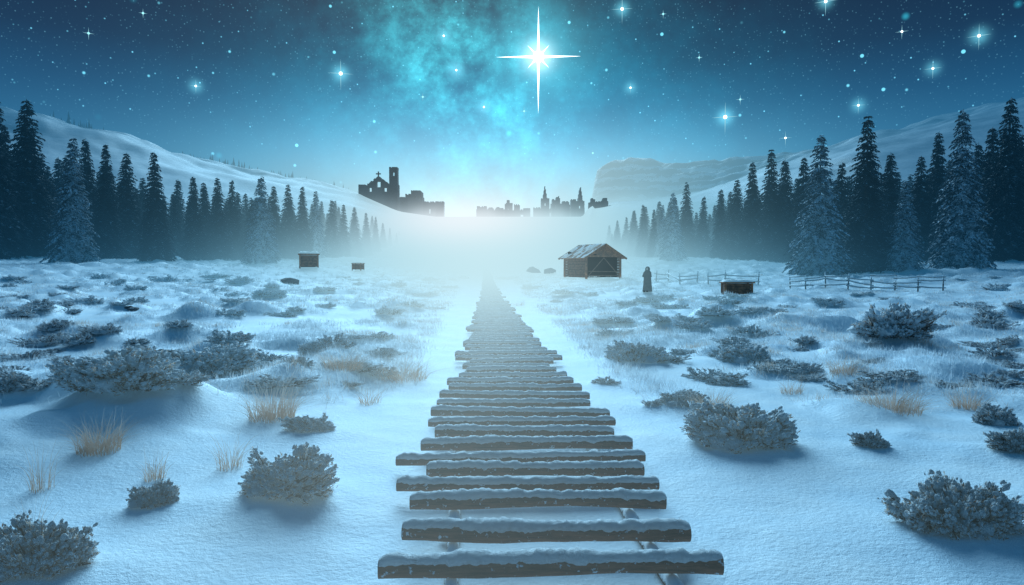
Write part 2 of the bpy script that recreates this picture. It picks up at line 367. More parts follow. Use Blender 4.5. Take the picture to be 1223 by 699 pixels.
for (px,py,wp,lb,ix,hs) in BL:
    x,y,z=hit(px,py); s=wp*y/F/2*1.12; y+=s*.35; BPOS.append((x,y,s)); _m.append((x,y,s*1.1,min(s*.10,.05)))
MOUNDS=_m

# ------------------------------------------------------------------ ground
A=np.concatenate([np.linspace(-math.radians(62),math.radians(62),640),np.linspace(math.radians(62),math.radians(298),70)[1:-1]])
R=np.concatenate([[.01,.3],np.geomspace(.6,350,430),np.arange(351.2,440,1.1),np.geomspace(442,2600,55)])
na,nr=len(A),len(R)
RR,AA=np.meshgrid(R,A,indexing='ij'); gx=RR*np.sin(AA); gy=RR*np.cos(AA); gz=H(gx,gy)
vv=np.stack([gx,gy,gz],-1).reshape(-1,3)
i=np.arange(nr-1)[:,None]; j=np.arange(na)[None,:]; j2=(j+1)%na
ff=np.stack([i*na+j,(i+1)*na+j,(i+1)*na+j2,i*na+j2],-1).reshape(-1,4)[:, ::-1]
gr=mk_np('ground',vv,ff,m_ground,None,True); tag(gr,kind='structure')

# ------------------------------------------------------------------ log walkway
wk=empty('log_walkway',(pathx(3.3),3.3,Hs(pathx(3.3),3.3))); tag(wk,'walkway of snow-topped round logs laid across two runners, leading straight to the horizon','walkway')
wo_=Vector(wk.location)
rows=[(676,453,862),(635,481,822),(600,490,795),(578,475,787),(562,510,768),(548,473,770),(531,503,755),(517,520,733),(505,512,735),(493,515,728),(482,522,705),(472,525,704),(463,536,695)]
LZ=.115
logs=[]
for (py,xl,xr) in rows:
    r=ray(CX,py); sl_=r[2]/r[1]; dd=3.5
    for _ in range(8): dd=(Hs(pathx(dd),dd)+LZ-CAMZ)/sl_
    logs.append(((xl-CX)/F*dd/r[1],(xr-CX)/F*dd/r[1],dd))
y=logs[-1][2]
while len(logs)<165:
    y+=random.uniform(.40,.52)*(1 if len(logs)<60 else 1.1)
    nar=float(np.interp(y,[8,20,40,80],[.98,.76,.52,.40]))
    c=pathx(y)+random.uniform(-.07,.07)*nar; hw=random.uniform(.64,.92)*nar
    logs.append((c-hw,c+hw,y))
def loggeo(L,r,nseg,ns,seed):
    rnd=random.Random(seed); pts=[];rad=[]
    bend=rnd.uniform(-.02,.02); ph=rnd.uniform(0,6)
    for k in range(nseg+1):
        t=k/nseg; x=(t-.5)*L
        pts.append((x,math.sin(t*3.1)*bend*1.5,math.sin(t*2.6+ph)*.010)); rad.append(r*(1+.10*math.sin(t*9+ph)+rnd.uniform(-.06,.06))*(1.05-.12*t))
    mb=MB(); mb.tube(pts,rad,ns)
    vs=[]; fs=[]; NA=10; M=nseg*7
    sv=np.array([rnd.random() for _ in range(3)])*50
    tt=np.arange(M+1)/M
    W=.74+.60*fbm(tt*L*13+sv[0],tt*0+sv[1],0,4)+(.2 if seed>12 else 0); TH=.006+.027*fbm(tt*L*16+sv[1],tt*0+sv[2],0,4); WO=(fbm(tt*L*9+sv[2],tt*0+sv[0],3,3)-.5)*.45
    for k in range(M+1):
        t=k/M; q=t*nseg; i0=min(int(q),nseg-1); fr=q-i0
        p=Vector(pts[i0]).lerp(Vector(pts[i0+1]),fr); rr=rad[i0]*(1-fr)+rad[i0+1]*fr
        edge=min(1,min(t,1-t)*L/.05)**.5; wj=rnd.uniform(.92,1.08)
        for a in range(NA+1):
            s_=a/NA*2-1; an=s_*W[k]*wj+WO[k]
            tk=TH[k]*edge*max(0,(1-abs(s_)**3))-.004*(abs(s_)>.9)
            tk+=.009*(rnd.random()-.5)*edge
            vs.append((p.x,p.y+math.sin(an)*(rr+tk),p.z+math.cos(an)*(rr+tk*1.1)))
    for k in range(M):
        for a in range(NA):
            b=k*(NA+1)+a; fs.append((b,b+1,b+NA+2,b+NA+1))
    for e in (0,M):
        b=e*(NA+1); fs.append(tuple(b+a for a in range(NA+1)))
    return mb,vs,fs
rest=MB(); restv=[]; restf=[]
for n,(xl,xr,yl) in enumerate(logs):
    L=xr-xl; xc=(xl+xr)/2; z=Hs(pathx(yl),yl)+LZ
    r=random.uniform(.034,.047) if n>1 else .050
    if n>25: r*=.8; z-=.02
    yaw=random.uniform(-.04,.04) if n>2 else (.01,-.02,.012)[n]
    nseg=14 if n<30 else 4; ns=14 if n<30 else 8
    mb,vs,fs=loggeo(L,r,nseg,ns,n)
    if n<100:
        lo=mb.build('log',[m_bark,m_end],wk,True)
        for p in lo.data.polygons:
            if len(p.vertices)>4: p.material_index=1; p.use_smooth=False
        lo.location=Vector((xc,yl,z))-wo_; lo.rotation_euler=(0,random.uniform(-.014,.014),yaw)
        sc=mk('snow_cap',vs,fs,m_snow,lo,True)
    else:
        rest.add([(a+xc-wo_.x,b+yl-wo_.y,c+z-wo_.z) for a,b,c in mb.v],mb.f)
        bb=len(restv); restv+=[(a+xc-wo_.x,b+yl-wo_.y,c+z-wo_.z) for a,b,c in vs]; restf+=[tuple(q+bb for q in f) for f in fs]
tag(rest.build('distant_log',m_bark,wk,True),kind='stuff'); tag(mk('distant_snow_cap',restv,restf,m_snow,wk,True),kind='stuff')
m_run=snowy('runner_wood',(.03,.02,.016),(.10,.065,.05),.62,12,1,.1)
for off in (-.58,.56):
    mb=MB(); pts=[];rad=[]
    for yv in np.arange(2.6,logs[-1][2],.28):
        nar=float(np.interp(yv,[8,20,40,80],[.98,.76,.52,.40]))
        xx=pathx(yv)+off*nar+.03*math.sin(yv*.9+off); pts.append((xx-wo_.x,yv-wo_.y,Hs(pathx(yv),yv)+.030-wo_.z)); rad.append(.038+random.uniform(-.008,.008))
    mb.tube(pts,rad,8); mb.build('runner',m_run,wk,True)
def ico(sub):
    bm=bmesh.new(); bmesh.ops.create_icosphere(bm,subdivisions=sub,radius=1); v=np.array([tuple(q.co) for q in bm.verts]); f=np.array([[q.index for q in p.verts] for p in bm.faces]); bm.free(); return v,f
IV1,IF1=ico(1); IV2,IF2=ico(2)
def blob(c,s,seedr,sub=2,flat=.7):
    V,Fc=(IV2,IF2) if sub==2 else (IV1,IF1)
    ph=seedr.uniform(0,6,3); k=1+.22*np.sin(V[:,0]*3.1+ph[0])*np.cos(V[:,1]*3.7+ph[1])+.12*np.sin(V[:,2]*6+ph[2])
    P=V*k[:,None]*s; P[:,2]*=flat
    return P+np.array(c),Fc
lv=[];lf=[];nb=0
for off in (-.58,.56):
    for n,(xl,xr,yl) in enumerate(logs[:40]):
        if random.random()<.75:
            yv=yl+random.uniform(.12,.25); P,Fc=blob((pathx(yv)+off+random.uniform(-.03,.03)-wo_.x,yv-wo_.y,Hs(pathx(yv),yv)+.06-wo_.z),random.uniform(.035,.075),rng,2,.6)
            lv.append(P); lf.append(Fc+nb); nb+=len(P)
o=mk_np('snow_lump',np.concatenate(lv),np.concatenate(lf),m_snow,wk,True); tag(o,kind='stuff')

# ------------------------------------------------------------------ spruces
def conifer(seed,frost,dense=1.0,Rr=.175,name='spruce_tree'):
    rn=random.Random(seed); Ht=10.0; V=[];Fc=[]
    n=int(68*dense)
    for i in range(n):
        t=(i+rn.random())/n; t=t**1.08; z0=Ht*(.02+.975*t)
        prof=(1-t)**.78*(.84+.16*math.sin(i*2.3+seed)*rn.random())*min(1,.65+t*4)
        nbn=int(11*(1-t)+5)
        a0=rn.random()*6.28
        for b in range(nbn):
            az=a0+6.283*b/nbn+rn.uniform(-.35,.35); L=Ht*Rr*prof*rn.uniform(.62,1.12)+.10
            z1=z0+rn.uniform(-.15,.15)
            up=.10; dr=.50*(1-t)+.30
            ca,sa=math.cos(az),math.sin(az)
            K=max(2,int(L/.17))
            for k in range(K):
                s=(k+.6)/K
                if s<.3 and L>.8: continue
                x=L*s*ca; y=L*s*sa; z=z1+up*L*s-dr*L*s*s
                for side in (-1,1,0):
                    if side==0 and k<K-1 and rn.random()<.5: continue
                    aa=az+side*rn.uniform(.35,1.1); ll=(.26+.22*rn.random())*(1.15-.5*s)*(1-.5*t)+.05; wd=ll*.34
                    ex,ey=math.cos(aa),math.sin(aa); dz=-ll*rn.uniform(.35,1.0)
                    V+= [(x-ey*wd*.6,y+ex*wd*.6,z+rn.uniform(-.03,.03)),(x+ey*wd*.6,y-ex*wd*.6,z+rn.uniform(-.03,.03)),(x+ex*ll*.6+ey*wd*.6,y+ey*ll*.6-ex*wd*.6,z+dz*.45),(x+ex*ll*.9,y+ey*ll*.9,z+dz),(x+ex*ll*.6-ey*wd*.6,y+ey*ll*.6+ex*wd*.6,z+dz*.45+.02)]
                    q=len(V); Fc.append((q-5,q-4,q-3,q-2,q-1))
    e=empty(name,(0,-50,-100)); mb=MB(); mb.tube([(0,0,-.6),(0,0,.0),(.02,0,4),(0,.02,8),(0,0,10.05)],[.2,.17,.1,.045,.01],8)
    for q in range(14):
        a=q*2.4; z=.6+q*.5; l=1.1*(1-z/10); mb.tube([(0,0,z),(math.cos(a)*l,math.sin(a)*l,z-.1)],[.03,.01],5)
    mb.build('trunk',m_trunk,e,True); mk('crown',V,Fc,m_sprf if frost else m_spr,e)
    return e
protos=[conifer(11,False,1,.185),conifer(12,False,1.0,.165),conifer(13,False,1,.205),conifer(14,False,1,.18),conifer(15,False,.9,.195)]
frosts=[conifer(21,True,1,.21),conifer(22,True,1,.19),conifer(23,True,1,.22)]
pk={p.name:kids(p) for p in protos+frosts}; used=set()
def put_tree(px,dep,topy,frost,label,group,wid=1.0,idx=None,rn=random):
    pool=frosts if frost else protos; p=pool[(idx if idx is not None else rn.randrange(len(pool)))%len(pool)]
    x,y,z=atdepth(px,dep); ht=(zat(topy,dep)-z); s=max(ht,1.5)/10.0
    if p.name not in used: used.add(p.name); o=p
    else: o=copy_tree(p,None,pk[p.name])
    o.location=(x,y,z-.05); o.scale=(s*wid,s*wid,s); o.rotation_euler=(rn.uniform(-.02,.02),rn.uniform(-.02,.02),rn.random()*6.28)
    for k_ in ('label','category','group'):
        if k_ in o: del o[k_]
    tag(o,label,'tree',group); return o
ordn=['first','second','third','fourth','fifth','sixth','seventh','eighth','ninth','tenth','eleventh','twelfth','thirteenth','fourteenth','fifteenth','sixteenth','seventeenth','eighteenth','nineteenth','twentieth','twenty-first','twenty-second','twenty-third','twenty-fourth','twenty-fifth','twenty-sixth','twenty-seventh','twenty-eighth','twenty-ninth','thirtieth','thirty-first','thirty-second','thirty-third']
LT=[(-4,82,112,0),(14,94,150,0),(37,88,118,0),(66,104,212,0),(88,76,164,1),(108,106,165,0),(131,95,172,0),(152,102,182,0),(188,90,181,0),(212,118,235,0),(234,100,210,0),(247,112,218,0),(263,108,212,0),(280,118,215,0),(300,106,236,0),(313,88,210,1),(330,118,222,0),(346,122,220,0),(362,118,222,0),(379,122,228,1),(396,136,238,0),(410,142,244,0),(424,150,247,0),(438,158,254,0),(449,166,259,0),(458,176,266,0),(466,184,272,0),(474,194,278,0)]
for k,(px,dep,ty,fr) in enumerate(LT):
    look='frosted spruce' if fr else ('tall dark spruce' if ty<190 else 'dark spruce')
    put_tree(px,dep,ty,fr,f'{look}, {ordn[k]} from the left edge in the left treeline front row','spruces in the front row of the left treeline',idx=k,wid=random.uniform(.98,1.18))
RT=[(727,195,269,0),(737,182,263,0),(747,172,259,0),(757,162,254,0),(768,154,244,0),(780,146,250,0),(790,138,245,1),(803,100,230,1),(818,126,218,0),(838,126,234,0),(859,112,233,0),(878,108,214,0),(898,104,193,0),(921,98,179,0),(938,100,190,0),(956,90,188,0),(976,62,162,1),(1003,84,194,0),(1030,66,139,0),(1062,78,182,0),(1078,64,214,1),(1097,84,186,0),(1114,90,158,0),(1145,64,130,1),(1165,84,170,0),(1181,78,152,0),(1198,70,117,0),(1216,80,160,0)]
for k,(px,dep,ty,fr) in enumerate(RT):
    look='frosted spruce' if fr else ('tall dark spruce' if ty<190 else 'dark spruce')
    put_tree(px,dep,ty,fr,f'{look}, {ordn[k]} from the valley centre in the right treeline front row','spruces in the front row of the right treeline',idx=k+1,wid=random.uniform(1.0,1.22))
rt=random.Random(5)
for k in range(60):
    px=-40+k*8.8+rt.uniform(-4,4); dep=135+max(0,px-250)*.33+rt.uniform(-8,12); base=np.interp(px,[-40,60,200,300,400,490],[195,195,222,238,254,284]); 
    put_tree(px,dep,base+rt.uniform(-16,16),0,'dark spruce standing behind the front row of the left treeline','spruces behind the left front row',wid=1.2,rn=rt)
for k in range(60):
    px=718+k*9+rt.uniform(-4,4); dep=135+max(0,950-px)*.22+rt.uniform(-8,12); base=np.interp(px,[718,800,900,1000,1100,1250],[272,250,230,215,200,180]); 
    put_tree(px,dep,base+rt.uniform(-14,16),0,'dark spruce standing behind the front row of the right treeline','spruces behind the right front row',wid=1.2,rn=rt)
V=[];Fc=[]
for k in range(260):
    px=rt.choice([rt.uniform(60,440),rt.uniform(200,430)]); dd=rt.uniform(402,440); a=math.atan((px-CX)/F); x=dd*math.sin(a); y=dd*math.cos(a); z=Hs(x,y)-.4; h=rt.uniform(2.5,7)
    for lv_ in range(4):
        z0=z+h*lv_*.2; r=h*.2*(1-lv_*.22); q=len(V)
        for b in range(6):
            an=b*1.047+rt.random()*.5; V.append((x+math.cos(an)*r*rt.uniform(.6,1.2),y+math.sin(an)*r,z0+rt.uniform(-.1,.1)*h*.3))
        V.append((x,y,z0+h*.42)); Fc+=[(q+b,q+(b+1)%6,q+6) for b in range(6)]
m_far=snowy('far_spruce',(.02,.04,.05),(.06,.09,.10),.3,.5,.8,.7,bmp=0)
tag(mk('distant_wood',V,Fc,m_far),'thin far-off wood of small spruces along the left ridge','wood',kind='stuff')

# ------------------------------------------------------------------ bushes
def bush(seed,tips=230,hr=.52,leafs=11,big=True):
    rn=np.random.default_rng(seed); e=empty('snowy_bush',(0,-50,-100))
    tv=MB(); LV=[];LF=[]; SV=[];SF=[]; nb=0
    lob=[(rn.uniform(-.7,.7),rn.uniform(-.5,.5),rn.uniform(.18,.38),rn.uniform(.4,1.)) for _ in range(8)]
    for i in range(tips):
        a=rn.uniform(0,6.283); cz=rn.uniform(0.02,1)**.8; rr=math.sqrt(1-cz*cz)
        px,py=math.cos(a)*rr,math.sin(a)*rr
        k=.5+.5*max([h*math.exp(-((px-x)**2+(py-y)**2)/(w*w)) for x,y,w,h in lob])
        k*=rn.uniform(.80,1.08)
        if rn.random()<.3: k*=.72
        P=np.array([px*k*1.1,py*k*.85,cz*hr*k+.02]); D=P/np.array([1,1,.8])-np.array([0,0,-.1]); D/=np.linalg.norm(D)
        B=P*.35; B[2]*=.4; mid=(B+P)/2+rn.uniform(-.05,.05,3); mid[2]=max(mid[2],.02)
        tv.tube([B,mid,P],[.016,.010,.006],4,False)
        for q in range(leafs):
            dd=D+rn.normal(0,.6,3); dd[2]+=.15; dd/=np.linalg.norm(dd); sd=np.cross(dd,rn.normal(0,1,3)); sd/=np.linalg.norm(sd)+1e-6
            l=rn.uniform(.025,.056); wd=l*.18; b=P-D*rn.uniform(-.03,.13)+rn.normal(0,.014,3); n_=len(LV)
            LV+= [b-sd*wd*.5,b+dd*l*.55-sd*wd,b+dd*l,b+dd*l*.55+sd*wd,b+sd*wd*.5]; LF.append((n_,n_+1,n_+2,n_+3,n_+4))
        if rn.random()<.5+.6*cz:
            for q in range(rn.integers(5,10)):
                Q,Fc=blob(np.zeros(3),rn.uniform(.011,.026 if q else .040),rn,2 if (big and q==0) else 1,.85)
                al=Q@D; Q=Q+np.outer(al,D)*rn.uniform(0,.9)
                Q=Q+P-D*rn.uniform(-.03,.08)+np.array([rn.uniform(-.045,.045),rn.uniform(-.045,.045),.018])
                SV.append(Q); SF.append(Fc+nb); nb+=len(Q)
    for _ in range(9):
        a=rn.uniform(0,6.28); r=rn.uniform(0,.42)
        Q,Fc=blob((math.cos(a)*r,math.sin(a)*r*.8,hr*.26*(1-r)+.02),rn.uniform(.12,.20),rn,2,.5); SV.append(Q); SF.append(Fc+nb); nb+=len(Q)
    tv.build('twigs',m_twig,e); mk('leaves',LV,LF,m_leaf,e)
    mk_np('snow',np.concatenate(SV),np.concatenate(SF),m_snow,e,True)
    return e
bp=[bush(31,500,.6,26),bush(32,460,.5,26),bush(33,480,.55,26),bush(34,500,.45,26)]; bs_=[bush(41,150,.5,13,False),bush(42,150,.42,13,False),bush(43,140,.55,13,False)]
for p in bp+bs_: pk[p.name]=kids(p)
def put_bush(x,y,s,label,group=None,small=False,idx=0,hs=1.0):
    pool=bs_ if small else bp; p=pool[idx%len(pool)]
    if p.name not in used: used.add(p.name); o=p
    else: o=copy_tree(p,None,pk[p.name])
    for k_ in ('label','category','group'):
        if k_ in o: del o[k_]
    z=Hs(x,y)
    o.location=(x,y,z-.05*s); o.scale=(s,s,s*hs); o.rotation_euler=(0,0,random.choice([0,3.14])+random.uniform(-.4,.4)); tag(o,label,'bush',group); return o
for (px,py,wp,lb,ix,hs),(x,y,s) in zip(BL,BPOS): put_bush(x,y,s,lb,None,wp<60,ix,hs)
rb=random.Random(9); cnt=0
while cnt<190:
    px=rb.uniform(-10,1235); py=331+ (rb.random()**1.4)*140
    dpt=F*1.6/(py-318); xx=(px-CX)/F*dpt
    if abs(xx-pathx(dpt))<1.9: continue
    side='left' if px<590 else 'right'
    if side=='right' and 660<px<1140 and py<352: continue
    x,y,z=hit(px,py); s=rb.uniform(20,50)*(1+(py-340)/90)*y/F/2*1.12
    put_bush(x,y+s*.35,s,f'small snow-covered tussock among many on the open {side} snowfield',f'tussocks scattered over the {side} snowfield',True,cnt,rb.uniform(.35,.75)); cnt+=1

# ------------------------------------------------------------------ grass
def tuft(px,py,hpx,wpx,n,label,dead=True):
    x,y,z=hit(px,py); hh=hpx*y/F; ww=wpx*y/F/2; V=[];Fc=[]; wk_=.0012+y*.00017
    for i in range(n):
        a=random.uniform(0,6.28); r=ww*.6*random.random()**.6; bx,by=math.cos(a)*r,math.sin(a)*r
        l=hh*random.uniform(.35,1.1)*random.uniform(.6,1); lean=random.uniform(.05,1.2)*ww; a2=a+random.uniform(-1.1,1.1); wd=wk_*random.uniform(.7,1.3)
        sx,sy=-math.sin(a2+1)*wd,math.cos(a2+1)*wd; q=len(V); K=6
        for k in range(K+1):
            t=k/K; cx=bx+math.cos(a2)*lean*t**2.2; cy=by+math.sin(a2)*lean*t**2.2; cz=l*(t-.26*t*t*lean/ww)
            f=1-t*.85; V+=[(cx-sx*f,cy-sy*f,cz-.02),(cx+sx*f,cy+sy*f,cz-.02)]
        for k in range(K): Fc.append((q+2*k,q+2*k+1,q+2*k+3,q+2*k+2))
    o=mk('grass_tuft',V,Fc,m_straw,None,True,(x,y,z)); tag(o,label,'grass'); return o
TL=[(325,500,70,90,480,'golden tuft of dry grass left of the walkway'),(118,538,62,80,380,'pale dry grass tuft behind the small foreground bush on the left'),(185,572,50,40,90,'thin upright grass stems right above the small foreground bush'),
(50,585,76,44,60,'sparse tall grass stems at the left edge of the foreground'),(45,650,84,60,50,'long thin grass stems above the bottom left corner bush'),(275,560,68,50,70,'thin dry stems behind the large round foreground bush'),(480,452,34,100,480,'wide pale grass clump close to the left side of the walkway'),
(848,490,40,70,320,'reddish dry grass tuft on the low frosted bush right of the walkway'),(1065,490,46,110,480,'wide reddish grass tuft in the right middle ground'),(1155,488,40,60,240,'dry grass tuft left of the brownish bush by the right edge'),(945,470,28,40,120,'small grass tuft behind the wide bush on the right'),
(410,440,36,80,340,'frosted grass clump left of the walkway beyond the golden tuft'),(1010,445,28,60,200,'grass tuft in the snow left of the dark spreading bush'),(620,365,12,24,60,'tiny grass tuft right beside the far walkway'),(440,482,30,50,100,'few brown stems between the golden tuft and the walkway')]
for a in TL: tuft(*a)
N=44000
dd=np.exp(rng.uniform(math.log(6.5),math.log(120),N)); aa=rng.uniform(-.72,.72,N); x=dd*np.tan(aa)*.97; y=dd
n1=fbm(x/1.3,y/1.1,41,3); keep=(np.abs(x-pathx(y))>1.4+dd*.01)&(n1>.46+.06*rng.random(N))&(dd>7+4*rng.random(N)); x=x[keep];y=y[keep];dd=dd[keep]
B=14; n=len(x); bx=np.repeat(x,B)+rng.normal(0,.12,n*B); by=np.repeat(y,B)+rng.normal(0,.12,n*B); bz=H(bx,by); dr=np.repeat(dd,B)
l=rng.uniform(.03,.14,n*B); a=rng.uniform(0,6.28,n*B); ln=l*rng.uniform(.2,1.5,n*B); wd=.0017+dr*.00022
tri=np.stack([np.stack([bx-np.cos(a+1.57)*wd,by-np.sin(a+1.57)*wd,bz-.02],-1),np.stack([bx+np.cos(a+1.57)*wd,by+np.sin(a+1.57)*wd,bz-.02],-1),np.stack([bx+np.cos(a)*ln,by+np.sin(a)*ln,bz+l],-1)],1).reshape(-1,3)
o=mk_np('frosted_grass',tri,np.arange(len(tri)).reshape(-1,3),m_frost); tag(o,'short frosted grass sticking out of the snow all over the flats','grass',kind='stuff')

# ------------------------------------------------------------------ stable
def stable():
    x,y,z=hit(709,331); e=empty('wooden_stable',(x,y+1.2,z-.05),math.radians(24),y/F*18.5/1.25)
    tag(e,'open-fronted wooden stable with a snow-covered gabled roof right of the walkway','stable')
    W,L,E,P=3.1,3.5,1.7,2.6
    def wall(name,pts,nrm):
        mb=MB(); a,b=[Vector((*p,0)) for p in pts]; d=b-a; n=int(E/.2)
        for k in range(n):
            zz=.1+k*E/n; mb.beam(a+Vector((0,0,zz)),b+Vector((0,0,zz)),.06,E/n*.90,.008)
        return mb.build(name,m_woodd,e)
    wall('side_wall',((-W/2,-L/2+.05),(-W/2,L/2-.05)),0); wall('side_wall',((W/2,-L/2+.05),(W/2,L/2-.05)),0); wall('rear_wall',((-W/2+.05,L/2),(W/2-.05,L/2)),0)
    mb=MB(); n=6
    for k in range(n):
        zz=E+.1+k*(P-E)/n; hw=W/2*(1-(k+.6)/n)
        mb.beam((-hw,L/2,zz),(hw,L/2,zz),.06,(P-E)/n*.92,.008)
        if k>=4: mb.beam((-hw,-L/2,zz),(hw,-L/2,zz),.06,(P-E)/n*.92,.008)
    mb.build('gable_boards',m_wood,e)
    mb=MB(); mb.box((0,.2,.03),(W-.1,L-.4,.04)); mb.build('floor',m_black,e)
    mb=MB(); mb.box((0,L/2-.3,1.1),(W-.2,.05,2.0)); mb.box((-W/2+.1,0,.85),(.03,L-.5,1.65)); mb.box((W/2-.1,0,.85),(.03,L-.5,1.65)); mb.build('inner_shade_panels',m_black,e)  # black panels added so the open front looks deep in shade
    for sx in (-1,1):
        for sy in (-1,1):
            mb=MB(); mb.tube([(sx*(W/2+.03),sy*(L/2+.05),-.3),(sx*(W/2+.03),sy*(L/2+.05),E+.05)],[.10,.085],8); mb.build('post',m_wood,e,True)
    for s_ in (-1,1):
        mb=MB(); mb.beam((-W/2-.1,s_*(L/2+.08),E),(W/2+.1,s_*(L/2+.08),E),.10,.12,.01); mb.build('tie_beam',m_wood,e)
        for q in (-1,1):
            mb=MB(); mb.beam((0,s_*(L/2+.38),P+.03),(q*(W/2+.42),s_*(L/2+.38),E-.22),.07,.11,.01); mb.build('barge_board',m_wood,e)
    mb=MB(); mb.beam((0,-L/2-.08,E+.05),(0,-L/2-.08,P-.1),.09,.09); mb.beam((-W/2+.3,-L/2-.08,E+.05),(0,-L/2-.03,P-.35),.06,.06); mb.beam((W/2-.3,-L/2-.08,E+.05),(0,-L/2-.03,P-.35),.06,.06); mb.build('king_post',m_wood,e)
    mb=MB(); yf=-L/2-.1
    mb.beam((-W/2+.1,yf,.12),(0,yf,1.58),.05,.055); mb.beam((W/2-.1,yf,.12),(0,yf,1.58),.05,.055); mb.beam((-W/2+.1,yf-.05,.16),(W/2-.1,yf-.05,.16),.05,.07); mb.beam((-W/2+.1,yf-.06,.5),(W/2-.1,yf-.06,.46),.04,.06)
    mb.build('front_brace',m_woodd,e)
    mb=MB(); oh=.45
    sl_=(P-E)/(W/2)
    for s_ in (-1,1):
        nP=16
        for k in range(nP):
            yy=-L/2-oh+(k+.5)*(L+2*oh)/nP
            mb.beam((0,yy,P+.08),(s_*(W/2+oh),yy,E+.08-oh*sl_),(L+2*oh)/nP*.9,.06,.015)
    rf=mb.build('roof',m_wood,e)
    V=[];Fc=[]; nx,ny=22,24
    for i in range(nx+1):
        for j in range(ny+1):
            xx=(i/nx*2-1)*(W/2+oh-.02); yy=(j/ny*2-1)*(L/2+oh-.02); edge=min(1,min(i,nx-i)/1.5)*min(1,min(j,ny-j)/1.5)
            V.append((xx+random.uniform(-.02,.02),yy+random.uniform(-.04,.04)*edge,P+.115-abs(xx)*sl_+(-.045+.10*float(fbm(np.array([xx*2.5+9]),np.array([yy*2.5+5]),3,3)[0]))*edge**.5))
    for i in range(nx):
        for j in range(ny):
            b=i*(ny+1)+j; Fc.append((b,b+ny+1,b+ny+2,b+1))
    mk('snow_cover',V,Fc,m_roofsnow,rf,True)
stable()
def shed(px,py,wpx,hpx,name,label,cat,rz):
    x,y,z=hit(px,py); w_=wpx*y/F; h_=hpx*y/F; e=empty(name,(x,y+w_*.3,z-.03),rz); tag(e,label,cat)
    mb=MB(); dp=w_*.7; n=4
    for s_ in (-1,1):
        for k in range(n):
            zz=h_*.1+k*h_*.72/n
            mb.beam((-w_*.43,s_*dp/2,zz+.05*h_),(w_*.43,s_*dp/2,zz+.05*h_),w_*.03,h_*.16,.004)
            mb.beam((s_*w_*.43,-dp/2,zz+.05*h_),(s_*w_*.43,dp/2,zz+.05*h_),w_*.03,h_*.16,.004)
    mb.build('plank_side',m_woodd,e)
    mb=MB(); mb.box((0,0,h_*.36),(w_*.8,dp*.92,h_*.66)); mb.build('inner_shade_box',m_black,e)  # black filler, shade painted in behind the planks
    for sx in (-1,1):
        for sy in (-1,1):
            mb=MB(); mb.beam((sx*w_*.45,sy*dp*.55,-.1),(sx*w_*.45,sy*dp*.55,h_*.8),w_*.07,w_*.07); mb.build('corner_post',m_wood,e)
    mb=MB(); mb.box((0,0,h_*.84),(w_*1.08,dp*1.3,h_*.07),jit=.01); lid=mb.build('lid',m_wood,e)
    V=[];Fc=[];n=10
    for i in range(n+1):
        for j in range(n+1):
            ed=min(i,n-i,j,n-j); V.append(((i/n-.5)*w_*1.06,(j/n-.5)*dp*1.26,h_*.88+(0 if ed==0 else h_*(.09+.06*random.random()))))
    for i in range(n):
        for j in range(n): b=i*(n+1)+j; Fc.append((b,b+n+1,b+n+2,b+1))
    mk('snow_cover',V,Fc,m_snow,lid,True)
shed(367,320,23,19,'wooden_shelter','tiny square wooden shelter with a snowy flat top before the left treeline','shelter',.3)
shed(427,322,12,9,'wooden_crate','smallest wooden crate far out on the snow left of the walkway','crate',-.2)
shed(883,353,34,19,'wooden_trough','low wooden feeding box with a snowy lid in front of the long fence','feeding box',-.15)
def rockthing(px,py,wpx,hpx,label,seed):
    x,y,z=hit(px,py); r=np.random.default_rng(seed); P,Fc=blob((0,0,0),1,r,2,1.); s=y/F
    P=P*np.array([wpx*s/2,wpx*s*.35,hpx*s])
    o=mk_np('boulder',P,Fc,m_rock,None,False); o.location=(x,y+.3,z); tag(o,label,'rock')
rockthing(637,326,18,7,'left one of two low dark boulders behind the walkway left of the stable',1)
rockthing(657,326,14,6,'right one of two low dark boulders next to the stable',2)
rockthing(344,338,24,6,'low flat snow-dusted rock in front of the tiny shelter on the left',3)
rockthing(150,372,22,6,'low flat dark rock on the left snowfield',4)
# ------------------------------------------------------------------ fences
def fence(pts,label,tilt,rows_):
    P=[]
    for (px,py) in pts: P.append(Vector(hit(px,py)))
    e=empty('rail_fence',P[0]); tag(e,label,'fence'); O=P[0]; hgt=.74
    for k,p in enumerate(P):
        mb=MB(); lx=random.uniform(-.10,.10); mb.tube([p-O+Vector((0,0,-.3)),p-O+Vector((lx,0,hgt*random.uniform(.8,1.2)))],[.045,.032],7)
        c=mb.build('post',m_rail,e,True)
        mb=MB(); Q,Fc=blob(p-O+Vector((lx,0,hgt*1.0)),.055,rng,1,.6); mk('snow_cap',Q,Fc.tolist(),m_snow,c,True)
    for k in range(len(P)-1):
        for r_ in range(rows_):
            za=.20+.24*r_+random.uniform(-.09,.09); zb=.20+.24*r_+random.uniform(-.11,.11)
            if tilt and k==tilt: zb-=.2
            a=P[k]-O+Vector((-.1,-.08,za)); b=P[k+1]-O+Vector((.1,-.08,zb)); mb=MB(); mb.tube([a,(a+b)/2+Vector((0,0,-.03)),b],[.028,.026,.020],6); ra=mb.build('rail',m_rail,e,True)
            mb=MB(); mb.tube([a+Vector((0,0,.028)),(a+b)/2+Vector((0,0,.0)),b+Vector((0,0,.024))],[.027,.025,.020],5); mb.build('snow_strip',m_snow,ra,True)
fence([(783,336),(798,335),(812,340),(832,337)],'short leaning rail fence right beside the cloaked figure',1,2)
fence([(846,340),(866,338),(905,340)],'short rail fence behind the low feeding box',0,2)
fence([(944,344),(962,346),(986,344),(1012,346),(1040,346),(1068,347),(1096,347),(1126,347)],'long snow-dusted rail fence crossing the snow below the right treeline',3,3)
